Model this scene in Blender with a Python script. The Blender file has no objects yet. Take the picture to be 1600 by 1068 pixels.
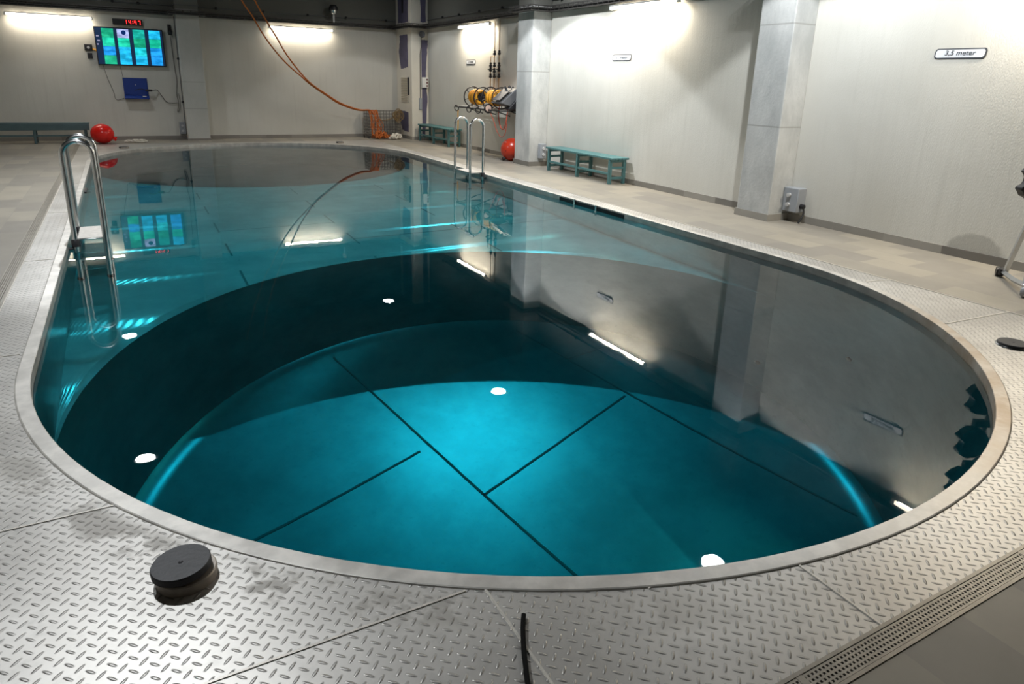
import bpy, bmesh, math, random
from mathutils import Vector, Matrix
random.seed(7)
PI = math.pi
sc = bpy.context.scene
C = sc.collection

# ------------------------------------------------------------------ camera
F, PITCH, YAW, ROLL, SH = 1064.2051, .2984, .5135, .0294, -78.7164
cp, sp, cy_, sy_ = math.cos(PITCH), math.sin(PITCH), math.cos(YAW), math.sin(YAW)
fwd = Vector((sy_*cp, cy_*cp, -sp)); rgt = Vector((cy_, -sy_, 0)); upv = rgt.cross(fwd)
r2 = math.cos(ROLL)*rgt + math.sin(ROLL)*upv
u2 = -math.sin(ROLL)*rgt + math.cos(ROLL)*upv
cam_d = bpy.data.cameras.new('camera'); cam = bpy.data.objects.new('camera', cam_d); C.objects.link(cam)
M3 = Matrix((r2, u2, -fwd)).transposed()
cam.matrix_world = Matrix.Translation((0, 0, 1.6)) @ M3.to_4x4()
cam_d.sensor_width = 36; cam_d.sensor_fit = 'HORIZONTAL'
cam_d.lens = F/1600*36
cam_d.shift_y = SH/1600
cam_d.clip_start = .02
sc.camera = cam

# ------------------------------------------------------------------ world, exposure
w = bpy.data.worlds.new('world'); sc.world = w; w.use_nodes = True
w.node_tree.nodes['Background'].inputs[0].default_value = (.9, .95, 1, 1)
w.node_tree.nodes['Background'].inputs[1].default_value = 0.0
vs = sc.view_settings
vs.view_transform = 'Standard'; vs.look = 'None'; vs.gamma = 1; vs.use_curve_mapping = False
vs.exposure = 0.74
cyc = sc.cycles
cyc.use_denoising = True
cyc.max_bounces = 10; cyc.diffuse_bounces = 5; cyc.glossy_bounces = 5; cyc.transmission_bounces = 8
cyc.caustics_refractive = True; cyc.caustics_reflective = False
cyc.sample_clamp_indirect = 6; cyc.blur_glossy = .5

# light levels
E_TUBE = 10          # emission of the fluorescent tubes
W_TUBE = 34          # watts of each tube's downward light
E_DISC = 45          # emission of the ceiling downlight faces
W_DOWN = 410         # watts of each ceiling downlight
TUBE_COL = (1, .89, .72)
DOWN_COL = (.93, .97, 1)

# ------------------------------------------------------------------ key measures (metres, camera foot = origin)
PX, PY, PR, PYF = 2.48, 4.35, 3.085, 14.75     # pool: near centre, radius, far centre
WZ = -.06                                      # water level
SHZ, DPZ = -1.3, -3.55                         # shallow and deep floors
XR, YF_, XL, YN, ZC = 7.38, 19.2, -4.2, -3.2, 4.65
TX0, TX1, TY0, TY1 = -.90, 5.85, .94, 18.1     # tread plate

# ------------------------------------------------------------------ materials
def nd(nt, t, **kw):
    n = nt.nodes.new(t)
    for k, v in kw.items():
        if k == 'ins':
            for a, b in v.items(): n.inputs[a].default_value = b
        else: setattr(n, k, v)
    return n
def math_(nt, op, a, b=None, c=None):
    n = nt.nodes.new('ShaderNodeMath'); n.operation = op
    for i, x in enumerate((a, b, c)):
        if x is None: continue
        if isinstance(x, (int, float)): n.inputs[i].default_value = x
        else: nt.links.new(x, n.inputs[i])
    return n.outputs[0]
def mixc(nt, fac, a, b, mode='MIX'):
    n = nt.nodes.new('ShaderNodeMix'); n.data_type = 'RGBA'; n.blend_type = mode
    for i, x in ((0, fac), (6, a), (7, b)):
        if isinstance(x, (int, float)): n.inputs[i].default_value = x
        elif isinstance(x, tuple): n.inputs[i].default_value = (*x, 1) if len(x) == 3 else x
        else: nt.links.new(x, n.inputs[i])
    return n.outputs[2]
def mat(name, col=(.5, .5, .5), rough=.5, metal=0, emit=None, es=0, spec=.5, noise=0, nscale=8, bump=0, bscale=60):
    m = bpy.data.materials.new(name); m.use_nodes = True
    nt = m.node_tree; b = nt.nodes['Principled BSDF']
    b.inputs['Base Color'].default_value = (*col, 1)
    b.inputs['Roughness'].default_value = rough; b.inputs['Metallic'].default_value = metal
    b.inputs['Specular IOR Level'].default_value = spec
    if emit:
        b.inputs['Emission Color'].default_value = (*emit, 1); b.inputs['Emission Strength'].default_value = es
    if noise or bump:
        geo = nd(nt, 'ShaderNodeNewGeometry')
    if noise:
        n = nd(nt, 'ShaderNodeTexNoise', ins={'Scale': nscale, 'Detail': 5}); nt.links.new(geo.outputs['Position'], n.inputs['Vector'])
        f = math_(nt, 'MULTIPLY_ADD', n.outputs[0], 2*noise, 1-noise)
        cmb = nd(nt, 'ShaderNodeCombineColor'); [nt.links.new(f, cmb.inputs[i]) for i in range(3)]
        nt.links.new(mixc(nt, 1., col, cmb.outputs[0], 'MULTIPLY'), b.inputs['Base Color'])
    if bump:
        n2 = nd(nt, 'ShaderNodeTexNoise', ins={'Scale': bscale, 'Detail': 3}); nt.links.new(geo.outputs['Position'], n2.inputs['Vector'])
        bp = nd(nt, 'ShaderNodeBump', ins={'Strength': bump, 'Distance': .01}); nt.links.new(n2.outputs[0], bp.inputs['Height'])
        nt.links.new(bp.outputs[0], b.inputs['Normal'])
    return m
def xyz(nt):
    g = nd(nt, 'ShaderNodeNewGeometry'); s = nd(nt, 'ShaderNodeSeparateXYZ'); nt.links.new(g.outputs['Position'], s.inputs[0])
    return g.outputs['Position'], s.outputs[0], s.outputs[1], s.outputs[2]
def noise_at(nt, vec, scale, detail=4, stretch=None, rough=.5):
    if stretch:
        mp = nd(nt, 'ShaderNodeMapping'); mp.inputs['Scale'].default_value = stretch; nt.links.new(vec, mp.inputs['Vector']); vec = mp.outputs[0]
    n = nd(nt, 'ShaderNodeTexNoise', ins={'Scale': scale, 'Detail': detail, 'Roughness': rough}); nt.links.new(vec, n.inputs['Vector'])
    return n.outputs[0]
def ramp(nt, v, lo, hi):
    n = nd(nt, 'ShaderNodeMapRange', interpolation_type='SMOOTHSTEP'); nt.links.new(v, n.inputs[0])
    n.inputs[1].default_value = lo; n.inputs[2].default_value = hi
    return n.outputs[0]

def wall_mat(name, stain=False):
    m = mat(name, rough=.75, spec=.3); nt = m.node_tree; b = nt.nodes['Principled BSDF']
    P, x, y, z = xyz(nt)
    big = noise_at(nt, P, .8, 3); streak = noise_at(nt, P, 14, 4, (1, 1, .06)); fine = noise_at(nt, P, 90, 3, (1, 1, .5))
    c = mixc(nt, ramp(nt, big, .3, .7), (.60, .585, .53), (.67, .655, .60))
    c = mixc(nt, math_(nt, 'MULTIPLY', ramp(nt, streak, .5, .8), .3), c, (.53, .515, .465))
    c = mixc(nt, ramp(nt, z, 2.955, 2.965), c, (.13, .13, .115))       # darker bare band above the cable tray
    if stain:                                   # damp patch above the skirting and scuffs on the render
        dy = math_(nt, 'DIVIDE', math_(nt, 'SUBTRACT', y, 3.59), .29)
        dz = math_(nt, 'DIVIDE', math_(nt, 'SUBTRACT', z, .07), .20)
        d = math_(nt, 'ADD', math_(nt, 'MULTIPLY', dy, dy), math_(nt, 'MULTIPLY', dz, dz))
        d = math_(nt, 'MULTIPLY_ADD', noise_at(nt, P, 9, 4), .8, d)
        e = math_(nt, 'SUBTRACT', 1., ramp(nt, d, 1.1, 1.5))
        c = mixc(nt, math_(nt, 'MULTIPLY', e, .6), c, (.33, .32, .29))
        sc_ = ramp(nt, noise_at(nt, P, 5, 6, (1, 1, .7), .7), .72, .78)
        c = mixc(nt, math_(nt, 'MULTIPLY', sc_, .3), c, (.3, .27, .22))
    nt.links.new(c, b.inputs['Base Color'])
    bp = nd(nt, 'ShaderNodeBump', ins={'Strength': .35, 'Distance': .006})
    nt.links.new(math_(nt, 'ADD', fine, math_(nt, 'MULTIPLY', streak, 1.2)), bp.inputs['Height']); nt.links.new(bp.outputs[0], b.inputs['Normal'])
    return m
def concrete_mat(name, joints, a=(.44, .45, .44), bcol=(.64, .64, .62)):
    m = mat(name, rough=.8, spec=.3); nt = m.node_tree; b = nt.nodes['Principled BSDF']
    P, x, y, z = xyz(nt)
    c = mixc(nt, ramp(nt, noise_at(nt, P, 2.2, 6, (1, 1, .5), .65), .3, .7), a, bcol)
    c = mixc(nt, math_(nt, 'MULTIPLY', ramp(nt, noise_at(nt, P, 24, 4), .62, .75), .35), c, (.36, .37, .36))
    c = mixc(nt, ramp(nt, z, 3.0, 3.01), c, (.15, .15, .135))       # shade above the cable tray, painted in as a darker band
    for j in joints:
        d = math_(nt, 'ABSOLUTE', math_(nt, 'SUBTRACT', z, j))
        c = mixc(nt, math_(nt, 'MULTIPLY', math_(nt, 'SUBTRACT', 1., ramp(nt, d, .004, .014)), .55), c, (.28, .27, .25))
    nt.links.new(c, b.inputs['Base Color'])
    bp = nd(nt, 'ShaderNodeBump', ins={'Strength': .3, 'Distance': .01}); nt.links.new(noise_at(nt, P, 30, 5), bp.inputs['Height']); nt.links.new(bp.outputs[0], b.inputs['Normal'])
    return m
def tile_mat(name, c1, c2, mortar, bw, bh, axes='xy', off=.5, rough=.45, ms=.004):
    m = mat(name, rough=rough); nt = m.node_tree; b = nt.nodes['Principled BSDF']
    P, x, y, z = xyz(nt)
    cv = nd(nt, 'ShaderNodeCombineXYZ'); d = {'x': x, 'y': y, 'z': z}
    nt.links.new(d[axes[0]], cv.inputs[0]); nt.links.new(d[axes[1]], cv.inputs[1])
    br = nd(nt, 'ShaderNodeTexBrick', offset=off, ins={'Scale': 1, 'Mortar Size': ms, 'Mortar Smooth': .3, 'Brick Width': bw, 'Row Height': bh, 'Bias': 0.0,
            'Color1': (*c1, 1), 'Color2': (*c2, 1), 'Mortar': (*mortar, 1)})
    nt.links.new(cv.outputs[0], br.inputs['Vector'])
    n = noise_at(nt, P, 3, 5, None, .6)
    f = math_(nt, 'MULTIPLY_ADD', n, .36, .82)
    cmb = nd(nt, 'ShaderNodeCombineColor'); [nt.links.new(f, cmb.inputs[i]) for i in range(3)]
    nt.links.new(mixc(nt, 1., br.outputs[0], cmb.outputs[0], 'MULTIPLY'), b.inputs['Base Color'])
    return m
def tread_mat():
    m = mat('tread_plate_steel', rough=.42, metal=.6); nt = m.node_tree; b = nt.nodes['Principled BSDF']
    P, x, y, z = xyz(nt)
    p = .037
    s = 1/(math.sqrt(2)*p)
    u = math_(nt, 'MULTIPLY', math_(nt, 'ADD', x, y), s); v = math_(nt, 'MULTIPLY', math_(nt, 'SUBTRACT', x, y), s)
    fu, fv = math_(nt, 'FLOOR', u), math_(nt, 'FLOOR', v)
    a = math_(nt, 'SUBTRACT', math_(nt, 'SUBTRACT', u, fu), .5); c = math_(nt, 'SUBTRACT', math_(nt, 'SUBTRACT', v, fv), .5)
    par = math_(nt, 'FLOORED_MODULO', math_(nt, 'ADD', fu, fv), 2)
    ip = math_(nt, 'SUBTRACT', 1., par)
    lg = math_(nt, 'ADD', math_(nt, 'MULTIPLY', a, ip), math_(nt, 'MULTIPLY', c, par))
    st = math_(nt, 'ADD', math_(nt, 'MULTIPLY', c, ip), math_(nt, 'MULTIPLY', a, par))
    q = math_(nt, 'ADD', math_(nt, 'POWER', math_(nt, 'ABSOLUTE', math_(nt, 'DIVIDE', lg, .48)), 2), math_(nt, 'POWER', math_(nt, 'ABSOLUTE', math_(nt, 'DIVIDE', st, .14)), 2))
    h = math_(nt, 'SUBTRACT', 1., ramp(nt, q, .05, 1.))
    bp = nd(nt, 'ShaderNodeBump', ins={'Strength': 1.0, 'Distance': .0017}); nt.links.new(h, bp.inputs['Height']); nt.links.new(bp.outputs[0], b.inputs['Normal'])
    big = noise_at(nt, P, 1.3, 5, None, .6); sm = noise_at(nt, P, 9, 5, None, .65)
    col = mixc(nt, ramp(nt, big, .35, .68), (.51, .49, .46), (.65, .63, .595))
    col = mixc(nt, math_(nt, 'MULTIPLY', ramp(nt, sm, .5, .75), .35), col, (.34, .33, .31))
    bar_shade = math_(nt, 'SUBTRACT', 1., ramp(nt, q, .7, 1.9))
    col = mixc(nt, math_(nt, 'MULTIPLY', bar_shade, .5), col, (.24, .23, .215))     # shading of the raised bars, painted in as a darker tone
    # worn darker smears in a band along the pool edge
    dx = math_(nt, 'SUBTRACT', x, PX); dy = math_(nt, 'MINIMUM', math_(nt, 'SUBTRACT', y, PY), 0)
    r = math_(nt, 'SQRT', math_(nt, 'ADD', math_(nt, 'MULTIPLY', dx, dx), math_(nt, 'MULTIPLY', dy, dy)))
    band = math_(nt, 'SUBTRACT', 1., ramp(nt, math_(nt, 'ABSOLUTE', math_(nt, 'SUBTRACT', r, PR+.17)), .03, .12))
    band = math_(nt, 'MULTIPLY', band, math_(nt, 'SUBTRACT', 1., ramp(nt, y, 3.2, 4.4)))
    band = math_(nt, 'MULTIPLY', band, math_(nt, 'SUBTRACT', 1., ramp(nt, x, .9, 1.7)))
    sme = math_(nt, 'MULTIPLY', band, ramp(nt, noise_at(nt, P, 2.6, 5, None, .7), .47, .56))
    col = mixc(nt, math_(nt, 'MULTIPLY', sme, .5), col, (.24, .225, .20))
    nt.links.new(col, b.inputs['Base Color'])
    nt.links.new(math_(nt, 'ADD', math_(nt, 'MULTIPLY', big, .18), math_(nt, 'MULTIPLY_ADD', sme, .2, .36)), b.inputs['Roughness'])
    return m
def steel_mat(name, col=(.62, .61, .59), rough=.28, metal=.9, var=.2, sc_=12):
    m = mat(name, rough=rough, metal=metal); nt = m.node_tree; b = nt.nodes['Principled BSDF']
    P, x, y, z = xyz(nt)
    n = noise_at(nt, P, sc_, 5, None, .6)
    nt.links.new(mixc(nt, ramp(nt, n, .35, .7), tuple(c*(1-var) for c in col), col), b.inputs['Base Color'])
    nt.links.new(math_(nt, 'MULTIPLY_ADD', n, .25, rough-.12), b.inputs['Roughness'])
    return m
def rim_mat():
    m = steel_mat('rim_steel', (.74, .71, .66), .45, .4, .25, 7); nt = m.node_tree; b = nt.nodes['Principled BSDF']
    P, x, y, z = xyz(nt); lk = b.inputs['Base Color'].links[0].from_socket
    a = math_(nt, 'MULTIPLY', ramp(nt, x, 2.2, 4.2), math_(nt, 'SUBTRACT', 1., ramp(nt, y, 2.2, 3.6)))
    a = math_(nt, 'MULTIPLY', a, math_(nt, 'MULTIPLY_ADD', ramp(nt, noise_at(nt, P, 5, 5, None, .65), .35, .65), .5, .4))
    nt.links.new(mixc(nt, a, lk, (.40, .30, .20)), b.inputs['Base Color'])          # brown water stain on the right near arc
    return m
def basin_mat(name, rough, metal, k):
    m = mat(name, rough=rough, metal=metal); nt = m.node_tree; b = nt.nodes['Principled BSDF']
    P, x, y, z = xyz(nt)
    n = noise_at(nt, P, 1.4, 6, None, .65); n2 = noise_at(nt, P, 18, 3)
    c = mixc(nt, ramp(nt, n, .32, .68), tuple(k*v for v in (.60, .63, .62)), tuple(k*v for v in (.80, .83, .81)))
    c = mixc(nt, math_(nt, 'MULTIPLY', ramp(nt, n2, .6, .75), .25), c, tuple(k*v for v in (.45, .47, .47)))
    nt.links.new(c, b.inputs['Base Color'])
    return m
def water_mat():
    m = bpy.data.materials.new('pool_water'); m.use_nodes = True; nt = m.node_tree
    nt.nodes.remove(nt.nodes['Principled BSDF']); out = nt.nodes['Material Output']
    g = nd(nt, 'ShaderNodeBsdfGlass', ins={'Roughness': 0.0, 'IOR': 1.333, 'Color': (1, 1, 1, 1)})
    P, x, y, z = xyz(nt)
    bp = nd(nt, 'ShaderNodeBump', ins={'Strength': .02, 'Distance': .01}); nt.links.new(noise_at(nt, P, 5, 2), bp.inputs['Height']); nt.links.new(bp.outputs[0], g.inputs['Normal'])
    nt.links.new(g.outputs[0], out.inputs['Surface'])
    va = nd(nt, 'ShaderNodeVolumeAbsorption', ins={'Color': (.42, .825, .855, 1), 'Density': 1.05})
    nt.links.new(va.outputs[0], out.inputs['Volume'])
    return m

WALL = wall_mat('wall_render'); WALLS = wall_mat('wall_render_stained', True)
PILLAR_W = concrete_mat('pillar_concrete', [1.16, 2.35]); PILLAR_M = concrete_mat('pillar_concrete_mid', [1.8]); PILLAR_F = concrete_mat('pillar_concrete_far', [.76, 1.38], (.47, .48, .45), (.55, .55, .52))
TREAD = tread_mat(); RIM = rim_mat(); CHROME = steel_mat('ladder_steel', (.72, .73, .74), .2, 1, .08)
DRAIN = steel_mat('drain_steel', (.40, .37, .32), .45, .5); BASIN = basin_mat('basin_wall_steel', .3, .7, .95); BASINF = basin_mat('basin_floor_steel', .19, .24, 1.2); BASIND = basin_mat('deep_floor_steel', .2, .3, .66); WATER = water_mat()  # one floor steel; the deep floor's dimmer light is put into its colour
TILE = tile_mat('floor_tile', (.25, .23, .20), (.35, .315, .255), (.28, .255, .22), .62, .31, 'yx', rough=.5)
SKIRT_Y = tile_mat('skirting_tile', (.15, .14, .125), (.38, .36, .32), (.30, .28, .25), .65, .3, 'yz', 0., .5)
SKIRT_X = tile_mat('skirting_tile_far', (.22, .20, .18), (.31, .29, .26), (.28, .26, .23), .65, .3, 'xz', 0., .5)
CEIL = mat('ceiling_dark', (.07, .07, .065), .9, noise=.3, nscale=2)
BLACK = mat('black_rubber', (.012, .012, .014), .45); RUBBER = mat('worn_rubber', (.028, .028, .032), .55, noise=.4, nscale=30, bump=.2)
DARK = mat('dark_metal', (.035, .035, .04), .5, .3); TRAY = mat('tray_metal', (.10, .095, .09), .5, .6)
MATT = mat('matt_black', (.008, .008, .008), .9, spec=.15)
WHITE = mat('white_plastic', (.8, .8, .78), .4); CREAM = mat('chase_white', (.74, .70, .62), .6, noise=.08, nscale=3)
GREYP = mat('grey_plastic', (.33, .35, .38), .45); GREYB = mat('grey_box', (.11, .112, .118), .5); LGREY = mat('light_grey', (.55, .55, .55), .5)
TEAL = mat('teal_paint', (.075, .19, .195), .45, noise=.2, nscale=10); TEALD = mat('slate_paint', (.07, .12, .13), .5, noise=.2)
RED = mat('buoy_red', (.82, .014, .008), .28); REDD = mat('buoy_orange_red', (.50, .035, .012), .3)
ORANGE = mat('orange_rope', (.55, .145, .025), .6, noise=.3, nscale=40); YEL = mat('yellow_hose', (.85, .38, .02), .45); BROWN = mat('brown_rope', (.22, .15, .07), .8)
ROPEW = mat('white_rope', (.72, .68, .60), .8); CABLE = mat('cable_black', (.02, .02, .02), .5); CABLEG = mat('cable_grey', (.16, .15, .14), .6); REDC = mat('red_hose', (.55, .09, .05), .5)
BLUE = mat('blue_plastic', (.01, .04, .25), .4); PURPLE = mat('purple_sealant', (.115, .105, .175), .7, noise=.35, nscale=6)
SIGNW = mat('sign_white', (.80, .82, .86), .4); SIGNK = mat('sign_dark', (.05, .055, .065), .5)
SCREEN = mat('screen_dark', (.01, .02, .05), .2, emit=(.01, .03, .08), es=.4)
TUBE = mat('tube_glow', (.9, .9, .9), .5, emit=TUBE_COL, es=E_TUBE); DISC = mat('downlight_glow', (.9, .9, .9), .5, emit=DOWN_COL, es=E_DISC)
LEDR = mat('led_red', (.2, 0, 0), .5, emit=(1, .02, .02), es=2.2)
ALU = steel_mat('stand_aluminium', (.62, .64, .66), .32, .9, .1); SEAM = mat('seam_dark', (.27, .31, .31), .7); BEAD = steel_mat('weld_bead', (.78, .74, .67), .4, .25, .15, 60)
CAPR = mat('cap_ring', (.40, .35, .30), .45, .3, noise=.4, nscale=30); WOODT = mat('tread_top', (.62, .58, .53), .5, noise=.3, nscale=25); BRONZE = mat('bronze', (.42, .26, .12), .4, .5)

# ------------------------------------------------------------------ mesh building
class MB:
    def __init__(s): s.v = []; s.f = []
    def add(s, vs, fs):
        o = len(s.v); s.v += [tuple(v) for v in vs]; s.f += [tuple(i+o for i in f) for f in fs]
    def box(s, c, d, rot=None):
        x, y, z = (k/2 for k in d); c = Vector(c)
        vs = [Vector((a*x, b*y, e*z)) for a in (-1, 1) for b in (-1, 1) for e in (-1, 1)]
        if rot: R = rot if isinstance(rot, Matrix) else Matrix.Rotation(rot, 3, 'Z'); vs = [R @ v for v in vs]
        s.add([v+c for v in vs], [(0, 1, 3, 2), (4, 6, 7, 5), (0, 4, 5, 1), (2, 3, 7, 6), (0, 2, 6, 4), (1, 5, 7, 3)]); return s
    def b2(s, a, b): return s.box([(a[i]+b[i])/2 for i in range(3)], [abs(b[i]-a[i]) for i in range(3)])
    def tube(s, pts, r, n=8, closed=False):
        pts = [Vector(p) for p in pts]; N = len(pts); rings = []
        T = []
        for i in range(N):
            a = pts[(i-1) % N] if (closed or i > 0) else pts[i]; b = pts[(i+1) % N] if (closed or i < N-1) else pts[i]
            T.append((b-a).normalized())
        ref = Vector((0, 0, 1)) if abs(T[0].z) < .9 else Vector((1, 0, 0))
        nrm = (ref - T[0]*ref.dot(T[0])).normalized()
        vs = []
        for i in range(N):
            nrm = nrm - T[i]*nrm.dot(T[i])
            nrm = nrm.normalized() if nrm.length > 1e-6 else T[i].orthogonal().normalized()
            bi = T[i].cross(nrm); rr = r[i] if isinstance(r, (list, tuple)) else r
            vs += [pts[i]+rr*(math.cos(2*PI*k/n)*nrm+math.sin(2*PI*k/n)*bi) for k in range(n)]
        fs = []
        for i in range(N if closed else N-1):
            j = (i+1) % N
            fs += [(i*n+k, i*n+(k+1) % n, j*n+(k+1) % n, j*n+k) for k in range(n)]
        if not closed: fs += [tuple(range(n-1, -1, -1)), tuple((N-1)*n+k for k in range(n))]
        s.add(vs, fs); return s
    def lathe(s, prof, c=(0, 0, 0), n=32, rot=None):
        c = Vector(c); vs = []; fs = []
        for r, z in prof:
            for k in range(n):
                v = Vector((r*math.cos(2*PI*k/n), r*math.sin(2*PI*k/n), z))
                vs.append(c + (rot @ v if rot else v))
        L = len(prof)
        for i in range(L-1): fs += [(i*n+k, i*n+(k+1) % n, (i+1)*n+(k+1) % n, (i+1)*n+k) for k in range(n)]
        if prof[0][0] > 1e-5: fs.append(tuple(range(n-1, -1, -1)))
        if prof[-1][0] > 1e-5: fs.append(tuple((L-1)*n+k for k in range(n)))
        s.add(vs, fs); return s
    def prism(s, poly, t, f=lambda u, v, h: (u, v, h)):      # outline extruded by t, mapped by f
        n = len(poly)
        s.add([f(u, v, 0) for u, v in poly]+[f(u, v, t) for u, v in poly],
              [tuple(range(n-1, -1, -1)), tuple(range(n, 2*n))]+[(k, (k+1) % n, n+(k+1) % n, n+k) for k in range(n)]); return s
    def build(s, name, m, parent=None, bevel=0, smooth=True, kind=None, angle=40, label=None, recalc=True):
        me = bpy.data.meshes.new(name); me.from_pydata(s.v, [], s.f)
        if recalc:
            bm = bmesh.new(); bm.from_mesh(me); bmesh.ops.remove_doubles(bm, verts=bm.verts, dist=1e-5)
            bmesh.ops.recalc_face_normals(bm, faces=bm.faces); bm.to_mesh(me); bm.free()
        if smooth:
            me.shade_smooth(); me.set_sharp_from_angle(angle=math.radians(angle))
        o = bpy.data.objects.new(name, me); C.objects.link(o); me.materials.append(m)
        if parent: o.parent = parent
        if kind: o['kind'] = kind
        if label: o['label'] = label
        if bevel:
            b = o.modifiers.new('bevel', 'BEVEL'); b.width = bevel; b.segments = 2; b.limit_method = 'ANGLE'
        return o
def tag(o, label, cat, group=None, kind=None):
    o['label'] = label; o['category'] = cat
    if group: o['group'] = group
    if kind: o['kind'] = kind
    return o
def thing(name, label, cat, loc=(0, 0, 0), rz=0, group=None):
    o = bpy.data.objects.new(name, None); C.objects.link(o); o.empty_display_size = .1
    o.location = loc; o.rotation_euler = (0, 0, rz)
    return tag(o, label, cat, group)
def dup(root, loc, rz=0, label=None):
    r = root.copy(); C.objects.link(r); r.location = loc; r.rotation_euler = (0, 0, rz)
    if label: r['label'] = label
    for ch in list(root.children):
        c = ch.copy(); C.objects.link(c); c.parent = r
        for g in list(ch.children):
            d = g.copy(); C.objects.link(d); d.parent = c
    return r
def struct(o): o['kind'] = 'structure'; return o
def smooth_path(pts, k=6):                                   # Catmull-Rom
    P = [Vector(p) for p in pts]; out = []
    for i in range(len(P)-1):
        a, b, c, d = P[max(i-1, 0)], P[i], P[i+1], P[min(i+2, len(P)-1)]
        for j in range(k):
            t = j/k
            out.append(.5*((2*b)+(c-a)*t+(2*a-5*b+4*c-d)*t*t+(3*b-a-3*c+d)*t**3))
    out.append(P[-1]); return out

# ------------------------------------------------------------------ setting: shell
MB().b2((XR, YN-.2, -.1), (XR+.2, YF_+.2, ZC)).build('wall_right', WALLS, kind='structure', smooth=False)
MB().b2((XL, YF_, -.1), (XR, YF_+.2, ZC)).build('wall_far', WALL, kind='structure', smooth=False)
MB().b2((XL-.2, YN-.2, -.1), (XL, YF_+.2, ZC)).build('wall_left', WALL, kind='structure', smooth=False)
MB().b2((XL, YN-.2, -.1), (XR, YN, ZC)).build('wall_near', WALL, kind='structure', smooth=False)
MB().b2((XL-.2, YN-.2, ZC), (XR+.2, YF_+.2, ZC+.15)).build('ceiling', CEIL, kind='structure', smooth=False)
fl = MB()
LD0 = TX0-.095                                               # outer line of the left drain
fl.b2((XL, YN, -.12), (LD0, YF_, 0)); fl.b2((TX1, YN, -.12), (XR, YF_, 0))
fl.b2((LD0, YN, -.12), (TX1, TY0-.095, 0)); fl.b2((LD0, TY1, -.12), (TX1, YF_, 0))
fl.build('floor', TILE, kind='structure', smooth=False)
# skirting tiles
PIL = [(7.0, 5.88, 6.40, PILLAR_W), (6.98, 11.85, 12.45, PILLAR_M), (6.90, 18.05, 19.2, None)]
s = MB(); ys = [YN]+[k for p in PIL for k in p[1:3]]
for y0, y1 in ((YN, 5.88), (6.40, 11.85), (12.45, 18.05)): s.b2((XR-.018, y0, 0), (XR, y1, .088))
for x0, y0, y1, _ in PIL[:2]:
    s.b2((x0-.018, y0-.018, 0), (x0, y1+.018, .088)); s.b2((x0, y0-.018, 0), (XR, y0, .088)); s.b2((x0, y1, 0), (XR, y1+.018, .088))
s.b2((6.882, 18.032, 0), (6.9, 19.2, .088)); s.b2((6.9, 18.032, 0), (XR, 18.05, .088))
s.build('baseboard_right', SKIRT_Y, kind='structure', smooth=False)
s = MB(); s.b2((XL, YF_-.018, 0), (1.35, YF_, .088)); s.b2((1.85, YF_-.018, 0), (6.882, YF_, .088)); s.b2((1.332, 18.732, 0), (1.868, 18.75, .05))
s.b2((1.332, 18.75, 0), (1.35, YF_, .05)); s.b2((1.85, 18.75, 0), (1.868, YF_, .05))
s.build('baseboard_far', SKIRT_X, kind='structure', smooth=False)
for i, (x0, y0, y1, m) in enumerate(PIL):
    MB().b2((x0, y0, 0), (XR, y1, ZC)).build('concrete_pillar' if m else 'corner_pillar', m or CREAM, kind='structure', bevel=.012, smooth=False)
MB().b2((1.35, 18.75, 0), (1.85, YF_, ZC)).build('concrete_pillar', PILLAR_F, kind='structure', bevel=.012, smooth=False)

# ------------------------------------------------------------------ pool outline and deck
def outline(off=0, n=72):
    R = PR+off; pts = []
    for k in range(n+1):
        a = PI + PI*k/n; pts.append((PX+R*math.cos(a), PY+R*math.sin(a)))
    for k in range(1, 10): pts.append((PX+R, PY+(PYF-PY)*k/10))
    for k in range(n+1):
        a = PI*k/n; pts.append((PX+R*math.cos(a), PYF+R*math.sin(a)))
    for k in range(1, 10): pts.append((PX-R, PYF-(PYF-PY)*k/10))
    return pts
def deck_outer(x, y):
    if y < PY: cx, cy = PX, PY
    elif y > PYF: cx, cy = PX, PYF
    else: return (TX0 if x < PX else TX1, y)
    dx, dy = x-cx, y-cy; t = 1e9
    if dx > 1e-9: t = min(t, (TX1-cx)/dx)
    if dx < -1e-9: t = min(t, (TX0-cx)/dx)
    if dy > 1e-9: t = min(t, (TY1-cy)/dy)
    if dy < -1e-9: t = min(t, (TY0-cy)/dy)
    return (cx+dx*t, cy+dy*t)
inn = outline(.07)
import itertools
extra = [(TX0, TY0), (TX1, TY0), (TX0, TY1), (TX1, TY1)]
def ang_pt(c):                                               # outline point on the ray to a corner
    cy = PY if c[1] < PY else PYF
    d = Vector((c[0]-PX, c[1]-cy)).normalized()*(PR+.07); return (PX+d.x, cy+d.y)
def key(p):
    x, y = p
    if y <= PY: return math.atan2(y-PY, x-PX) % (2*PI) - PI
    if y >= PYF: return PI+20+math.atan2(y-PYF, x-PX)
    return PI+(y-PY) if x > PX else PI+20+PI+(PYF-y)
ring = sorted(inn+[ang_pt(c) for c in extra], key=key)
ring = [(p, deck_outer(*p)) for p in ring]
for i, (p, q) in enumerate(ring):                            # snap the corner rays
    for c in extra:
        if (Vector(q)-Vector(c)).length < 1e-3: ring[i] = (p, c)
d = MB(); n = len(ring)
d.add([(*p, 0) for p, q in ring]+[(*q, 0) for p, q in ring]+[(*p, -.02) for p, q in ring]+[(*q, -.02) for p, q in ring],
      [(i, (i+1) % n, n+(i+1) % n, n+i) for i in range(n)]+[(2*n+i, 3*n+i, 3*n+(i+1) % n, 2*n+(i+1) % n) for i in range(n)]
      + [(n+i, n+(i+1) % n, 3*n+(i+1) % n, 3*n+i) for i in range(n)]+[(i, 2*n+i, 2*n+(i+1) % n, (i+1) % n) for i in range(n)])
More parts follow.
